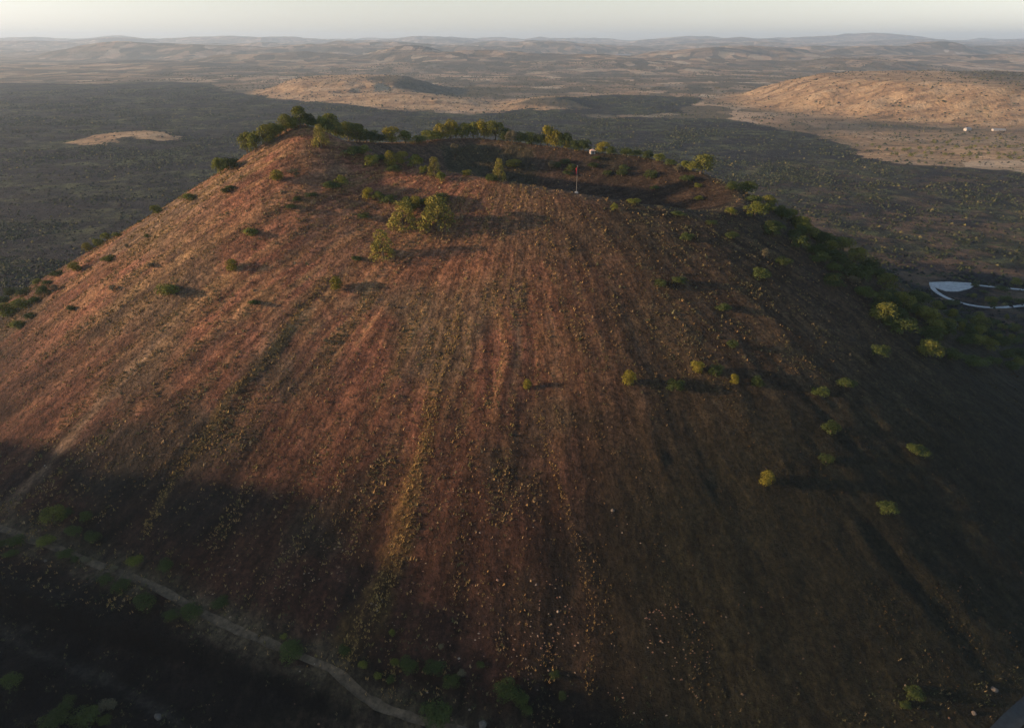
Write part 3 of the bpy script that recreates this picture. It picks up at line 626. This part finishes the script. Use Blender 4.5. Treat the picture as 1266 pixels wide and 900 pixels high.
# the belt on the right ridge is thick: more trees between the ones that stand out
_rg=PLANTS['ridge'];_add=[]
for q in range(34):
    i=random.randrange(4,len(_rg)-1);a,b=_rg[i],_rg[i+1];u=random.random()
    _add.append((a[0]*u+b[0]*(1-u)+random.uniform(-6,9),a[1]*u+b[1]*(1-u)+random.uniform(-6,12),random.uniform(5.5,8.5),random.uniform(5.5,8.5),random.choice('ttbtd')))
PLANTS['ridge']=_rg+_add
_fh=PLANTS['foothills']
PLANTS['foothills']=_fh+[(a[0]+random.uniform(-16,16),a[1]+random.uniform(-14,14),random.uniform(4,8.5),random.uniform(3,7),random.choice('tdtb')) for a in _fh[:20] for _ in (0,1)]
for cl,L in PLANTS.items():
    wh,gr=WHERE[cl]
    order=sorted(range(len(L)),key=lambda i:L[i][0]/(L[i][1]*.9033+(CAM_H-float(zat(L[i][0],L[i][1])))*.4289))
    for rank,i in enumerate(order):
        x,y,w_,h_,k=L[i];pi_+=1
        if cl=='ridge': k={'y':'b','b':'d' if i%3 else 't','t':'d' if i%3 else 't','g':'d' if i%2 else 'g'}.get(k,k)  # belt trees given dark bush crowns, shade put into the colour
        if cl=='yellowballs' and k=='b' and x>75: k='d'  # unlit bushes switched to darker leaves, painting their shade
        if cl in ('trackside','foot','foothills','corner'): k={'b':'d','y':'b' if cl in('foot','trackside') or w_<6 else 'd'}.get(k,k)  # plants low in the shade get darker leaves, shade by leaf colour
        if cl=='bigpines': lab=BIG[i];g_='big pines on the sunny slope'
        else: lab=f'{LOOK[k]} {wh}, {ordn(rank+1)} from left';g_=gr
        plant(x,y,w_,h_,k,pi_,lab,g_,cl in('leftrim','peak','backrim','inrow','upper','bigpines','crater'))
# orchard and field trees beyond the lava, far away
def fproto(i):
    Vv,Ff,ti=crown('d',900+i,160,.24);return mesh_np('crown_far',Vv,Ff,M['t'],fattr=dict(tint=ti))
FP=[fproto(i) for i in range(3)]
ft=[]
for (x0,y0,x1,y1,n,jx,jy) in ((880,1640,1290,1700,26,8,16),(840,1560,1180,1560,24,8,16),(760,1660,900,1720,6,20,30),(1000,1500,1240,1480,12,12,14),(1020,1760,1300,1840,10,30,30)):
    for q in range(n):
        u=(q+RNG.uniform(-.3,.3))/n;ft.append((x0+(x1-x0)*u+RNG.uniform(-jx,jx),y0+(y1-y0)*u+RNG.uniform(-jy,jy),RNG.uniform(7,13)))
for q,(x,y,s) in enumerate(ft):
    if lava[np.searchsorted(GY,y),np.searchsorted(GX,x)]>-15: continue
    o=link('field_tree',FP[q%3]);o.location=(x,y,float(zat(x,y)));o.scale=(s,s,s*.75);o.rotation_euler=(0,0,RNG.uniform(0,6.28))
    tag(o,'tiny dark tree among the pale fields between the lava and the right hand hill','tree','trees in the pale fields')

# boulders
def boulder(x,y,s,label,seed,flat=.8):
    r=random.Random(seed)
    import bmesh
    bm=bmesh.new();bmesh.ops.create_icosphere(bm,subdivisions=3,radius=s)
    for q in range(9):
        n=Vector((r.uniform(-1,1),r.uniform(-1,1),r.uniform(-.5,1))).normalized();d=s*r.uniform(.62,.85)
        for vv in bm.verts:
            e=vv.co.dot(n)-d
            if e>0: vv.co-=n*e*.93
    for vv in bm.verts: vv.co.z*=flat;vv.co*=1+r.uniform(-.02,.02)
    me=bpy.data.meshes.new('boulder');bm.to_mesh(me);bm.free();me.materials.append(M['rock'])
    o=link('boulder',me);o.location=(x,y,float(zat(x,y))+s*.25);tag(o,label,'boulder')
boulder(-10.3,158.4,1.6,'big pale boulder at the very bottom middle of the cone\'s foot',1)
boulder(-125.7,165.4,1.5,'pale grey boulder in the dark lower left ground below the track',2)
boulder(161.9,163.7,.9,'small white boulder beside the paved road in the bottom right corner',3)
boulder(174.0,172,1.3,'flat pale boulder above the paved road at bottom right',4,.45)
boulder(-192.7,219.9,.7,'small white stone by the track edge at lower left',5)
boulder(41.4,227.9,.9,'orange tinted boulder alone on the lower middle slope',6,.7)

# ------------------------------------------------------------------ stalks, stones, scrub: too many to count
def frustum(x,y,z,mrg=60):
    dz=z-CAM_H;dep=y*.9033-dz*.4289;up=y*.4289+dz*.9033
    px=633+x/np.maximum(dep,1)*844;py=450-up/np.maximum(dep,1)*844
    return (dep>1)&(px>-mrg*4)&(px<1266+mrg*4)&(py>-mrg)&(py<900+mrg)
def scatter_blades(name,x,y,size,col,nb,mat_,up=.9,spread=.55):
    n=len(x);z=zat(x,y)
    a=RNG.uniform(0,6.283,(n,nb));ln=size[:,None]*RNG.uniform(.6,1.15,(n,nb))
    wd=ln*RNG.uniform(.30,.55,(n,nb));ox=RNG.normal(size=(n,nb))*size[:,None]*.28;oy=RNG.normal(size=(n,nb))*size[:,None]*.28
    bx=x[:,None]+ox;by=y[:,None]+oy;bz=np.repeat(z[:,None],nb,1)-.05
    ca,sa=np.cos(a),np.sin(a)
    p1=np.stack([bx-sa*wd*.5,by+ca*wd*.5,bz],-1);p2=np.stack([bx+sa*wd*.5,by-ca*wd*.5,bz],-1)
    p3=np.stack([bx+ca*ln*spread,by+sa*ln*spread,bz+ln*up],-1)
    Vv=np.stack([p1,p2,p3],2).reshape(-1,3);Ff=np.arange(len(Vv)).reshape(-1,3)
    cc=np.repeat(col[:,None,:],nb,1)*RNG.uniform(.75,1.25,(n,nb,1));cc=np.concatenate([cc,np.ones((n,nb,1))],-1).reshape(-1,4)
    o=link(name,mesh_np(name,Vv,Ff,mat_,fattr=dict(tintcol=cc)));return o
def lut(A,x,y):
    i=np.clip(np.searchsorted(GX,x),0,NX-1);j=np.clip(np.searchsorted(GY,y),0,NY-1);return A[j,i]
def scatter_blobs(name,x,y,size,col,mat_,flat=.7):
    n=len(x);z=zat(x,y)
    base=np.array([(1,0,0),(.3,.95,0),(-.8,.6,0),(-.8,-.6,0),(.3,-.95,0),(0,0,1)],float)
    Vv=base[None]*RNG.uniform(.65,1.25,(n,6,1))
    Vv[:,:,:2]+=RNG.normal(size=(n,6,2))*.12
    a=RNG.uniform(0,6.28,n);ca,sa=np.cos(a)[:,None],np.sin(a)[:,None]
    xx=Vv[...,0]*ca-Vv[...,1]*sa;yy=Vv[...,0]*sa+Vv[...,1]*ca
    Vv=np.stack([xx*size[:,None]+x[:,None],yy*size[:,None]+y[:,None],Vv[...,2]*size[:,None]*flat+z[:,None]-.12*size[:,None]],-1).reshape(-1,3)
    F0=np.array([(0,1,5),(1,2,5),(2,3,5),(3,4,5),(4,0,5)]);Ff=(np.arange(n)[:,None,None]*6+F0[None]).reshape(-1,3)
    cc=np.repeat(col[:,None,:],5,1)*RNG.uniform(.75,1.25,(n,5,1));cc=np.concatenate([cc,np.ones((n,5,1))],-1).reshape(-1,4)
    return link(name,mesh_np(name,Vv,Ff,mat_,fattr=dict(tintcol=cc)))
# dry stalks on the cone
n=330000
x=RNG.uniform(-420,330,n);y=RNG.uniform(130,600,n)
d=lut(D,x,y);z=zat(x,y)
A_=np.minimum(pl_dist(x,y,STR_A)[0]/6,np.minimum(pl_dist(x,y,STR_C)[0]/3.5,pl_dist(x,y,STR_D)[0]/2.2))
na=lut(n_a,x,y);ncl=lut(n_c,x,y);left=sstep(80,-60,x)
str2=fbm(fan(x,y)[0]/7,fan(x,y)[1]/30,3,300)
prob=.12*(1-.8*sstep(0,60,x)*sstep(90,140,d))+.9*sstep(.50,.62,na)*sstep(.42,.58,.5*ncl+.5*str2)
prob=prob*(.55+.45*left)*np.where(d>190,.75,1.0)*np.where(d<-3,.08,1)
prob=np.maximum(prob,.95*sstep(1,.3,A_)*(d>40)*(d<246))
prob*=1-.8*sstep(1,.5,np.hypot((x+40)/75,(y-356)/22))
keep=(RNG.uniform(0,1,n)<prob)&frustum(x,y,z)&(d<250)&(d>-60)
x,y,d,A_=x[keep],y[keep],d[keep],A_[keep];n=len(x)
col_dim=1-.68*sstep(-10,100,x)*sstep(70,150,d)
size=(1-.35*sstep(-30,60,x)*sstep(80,140,d))*RNG.uniform(.45,1.15,n)*(1+.6*(RNG.uniform(0,1,n)>.93))
pal=np.array([(.33,.21,.085),(.27,.165,.065),(.20,.155,.055),(.16,.13,.05),(.36,.25,.13),(.115,.105,.045)])
k=RNG.choice(6,n,p=[.24,.22,.18,.14,.12,.10]);col=pal[k]
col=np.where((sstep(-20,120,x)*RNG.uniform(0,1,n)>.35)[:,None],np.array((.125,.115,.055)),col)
col=np.where((A_<.9)[:,None],np.array((.30,.195,.068)),col)
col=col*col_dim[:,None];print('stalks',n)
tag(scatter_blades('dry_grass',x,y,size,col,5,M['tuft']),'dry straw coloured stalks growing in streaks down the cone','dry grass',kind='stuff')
# loose scoria stones
n=42000
x=RNG.uniform(-330,300,n);y=RNG.uniform(135,480,n);d=lut(D,x,y);z=zat(x,y)
prob=.02+.22*sstep(.58,.75,fbm(x/9,y/9,3,401))*sstep(80,170,d)+.9*sstep(24,0,np.abs(d-218))*sstep(.50,.62,fbm(x/18,y/18,3,402))*sstep(-110,-80,x)
keep=(RNG.uniform(0,1,n)<prob)&frustum(x,y,z)&(d>20)&((d<246)|(RNG.uniform(0,1,n)<.12))
x,y,d=x[keep],y[keep],d[keep];n=len(x)
size=.18+.42*RNG.power(.5,n)*RNG.uniform(.3,1,n)+.25*(d>190)*RNG.uniform(0,1,n)
pal=np.array([(.20,.12,.08),(.24,.17,.115),(.14,.075,.055),(.25,.20,.155)]);col=pal[RNG.choice(4,n,p=[.4,.25,.2,.15])]
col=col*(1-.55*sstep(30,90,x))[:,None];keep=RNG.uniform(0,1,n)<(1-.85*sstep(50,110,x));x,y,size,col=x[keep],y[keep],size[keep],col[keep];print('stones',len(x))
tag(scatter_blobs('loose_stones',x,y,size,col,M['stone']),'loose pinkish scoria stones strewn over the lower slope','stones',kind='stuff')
# scrub on the lava plain and on the flats at the foot
n=360000
r_=np.exp(RNG.uniform(math.log(330),math.log(4200),n));th=RNG.uniform(-.72,.72,n)
x=r_*np.sin(th)*1.15;y=r_*np.cos(th);d=lut(D,x,y);z=zat(x,y);lv=lut(lava,x,y)
cl=fbm(x/90,y/90,4,501);cl2=fbm(x/380,y/380,3,502)
prob=(.08+.92*sstep(.49,.60,cl)*(.3+.7*sstep(.42,.58,cl2)))
prob=np.where(lv<0,.05,prob)
prob=np.where((x>250)&(y<1300),.04+.6*sstep(.50,.60,cl)*sstep(.40,.55,cl2)+.25*sstep(.52,.62,fbm(x/25,y/25,3,503)),prob)
prob=np.where((x<-250)&(y<900),np.maximum(prob,.6*sstep(.40,.55,cl)),prob)
keep=(RNG.uniform(0,1,n)<prob)&frustum(x,y,z)&(d>258)&(y>180)&(np.hypot(x-452,(y-655)*.9)>30)
x,y,r_=x[keep],y[keep],r_[keep];n=len(x)
size=RNG.uniform(.8,2.2,n)*(1+r_/1900)
pal=np.array([(.014,.019,.010),(.030,.038,.016),(.055,.060,.026),(.12,.105,.040),(.010,.009,.010)])
col=pal[RNG.choice(5,n,p=[.34,.27,.17,.04,.18])]
print('scrub',n)
tag(scatter_blobs('scrub',x,y,size,col,M['scrubm'],.85),'low scrub scattered across the dark lava plain','scrub',kind='stuff')
# bushes and hedges of the farmland, far beyond the lava
n=60000
x=RNG.uniform(-2600,3600,n);y=RNG.uniform(1200,6500,n);z=zat(x,y);lv=lut(lava,x,y);tn=lut(tan,x,y)
prob=.03+.8*sstep(.53,.62,fbm(x/200,y/90,4,701))
prob=prob*np.where(tn>.5,.38,1.0)
keep=(RNG.uniform(0,1,n)<prob)&frustum(x,y,z)&(lv<-12)&(poly_sd(x,y,KIP)<-60)
x,y=x[keep],y[keep];n=len(x);size=RNG.uniform(2.2,5.5,n)*(1+y/9000)
pal=np.array([(.035,.042,.020),(.060,.060,.030),(.085,.072,.038)]);col=pal[RNG.choice(3,n)]
print('field scrub',n)
tag(scatter_blobs('field_scrub',x,y,size,col,M['scrubm'],.8),'dark scrub dotting the pale far fields and hills','scrub',kind='stuff')
# weeds on the flank foot, banks and verges
n=60000
x=RNG.uniform(-360,300,n);y=RNG.uniform(120,330,n);d=lut(D,x,y);z=zat(x,y)
prob=.5*sstep(.45,.62,fbm(x/8,y/8,4,601))*sstep(222,238,d)
keep=(RNG.uniform(0,1,n)<prob)&frustum(x,y,z)&(pl_dist(x,y,TRACK)[0]>2.2)&(pl_dist(x,y,[(150,146),(178,164),(225,188)])[0]>4)
x,y=x[keep],y[keep];n=len(x)
pal=np.array([(.05,.06,.025),(.085,.08,.035),(.13,.105,.055),(.035,.045,.02)]);col=pal[RNG.choice(4,n)]
tag(scatter_blades('weeds',x,y,RNG.uniform(.35,1.1,n),col,5,M['tuft'],.8,.7),'green and straw weeds on the banks at the cone\'s foot','weeds',kind='stuff')

# ------------------------------------------------------------------ air
hb=MB().box(-31000,-8000,float(H.min())-3,31000,31500,max(float(H.max())+40,430.0)).build('haze',bpy.data.materials.new('haze_air'))
hm=hb.data.materials[0];hm.use_nodes=True;hn=hm.node_tree.nodes;hn.clear()
ho=hn.new('ShaderNodeOutputMaterial');hv=hn.new('ShaderNodeVolumePrincipled');hm.node_tree.links.new(hv.outputs[0],ho.inputs['Volume'])
hv.inputs['Color'].default_value=(.61,.79,1,1);hv.inputs['Density'].default_value=.000043;hv.inputs['Anisotropy'].default_value=.2
tag(hb,'thin pale haze lying over the whole plain','haze',kind='stuff')
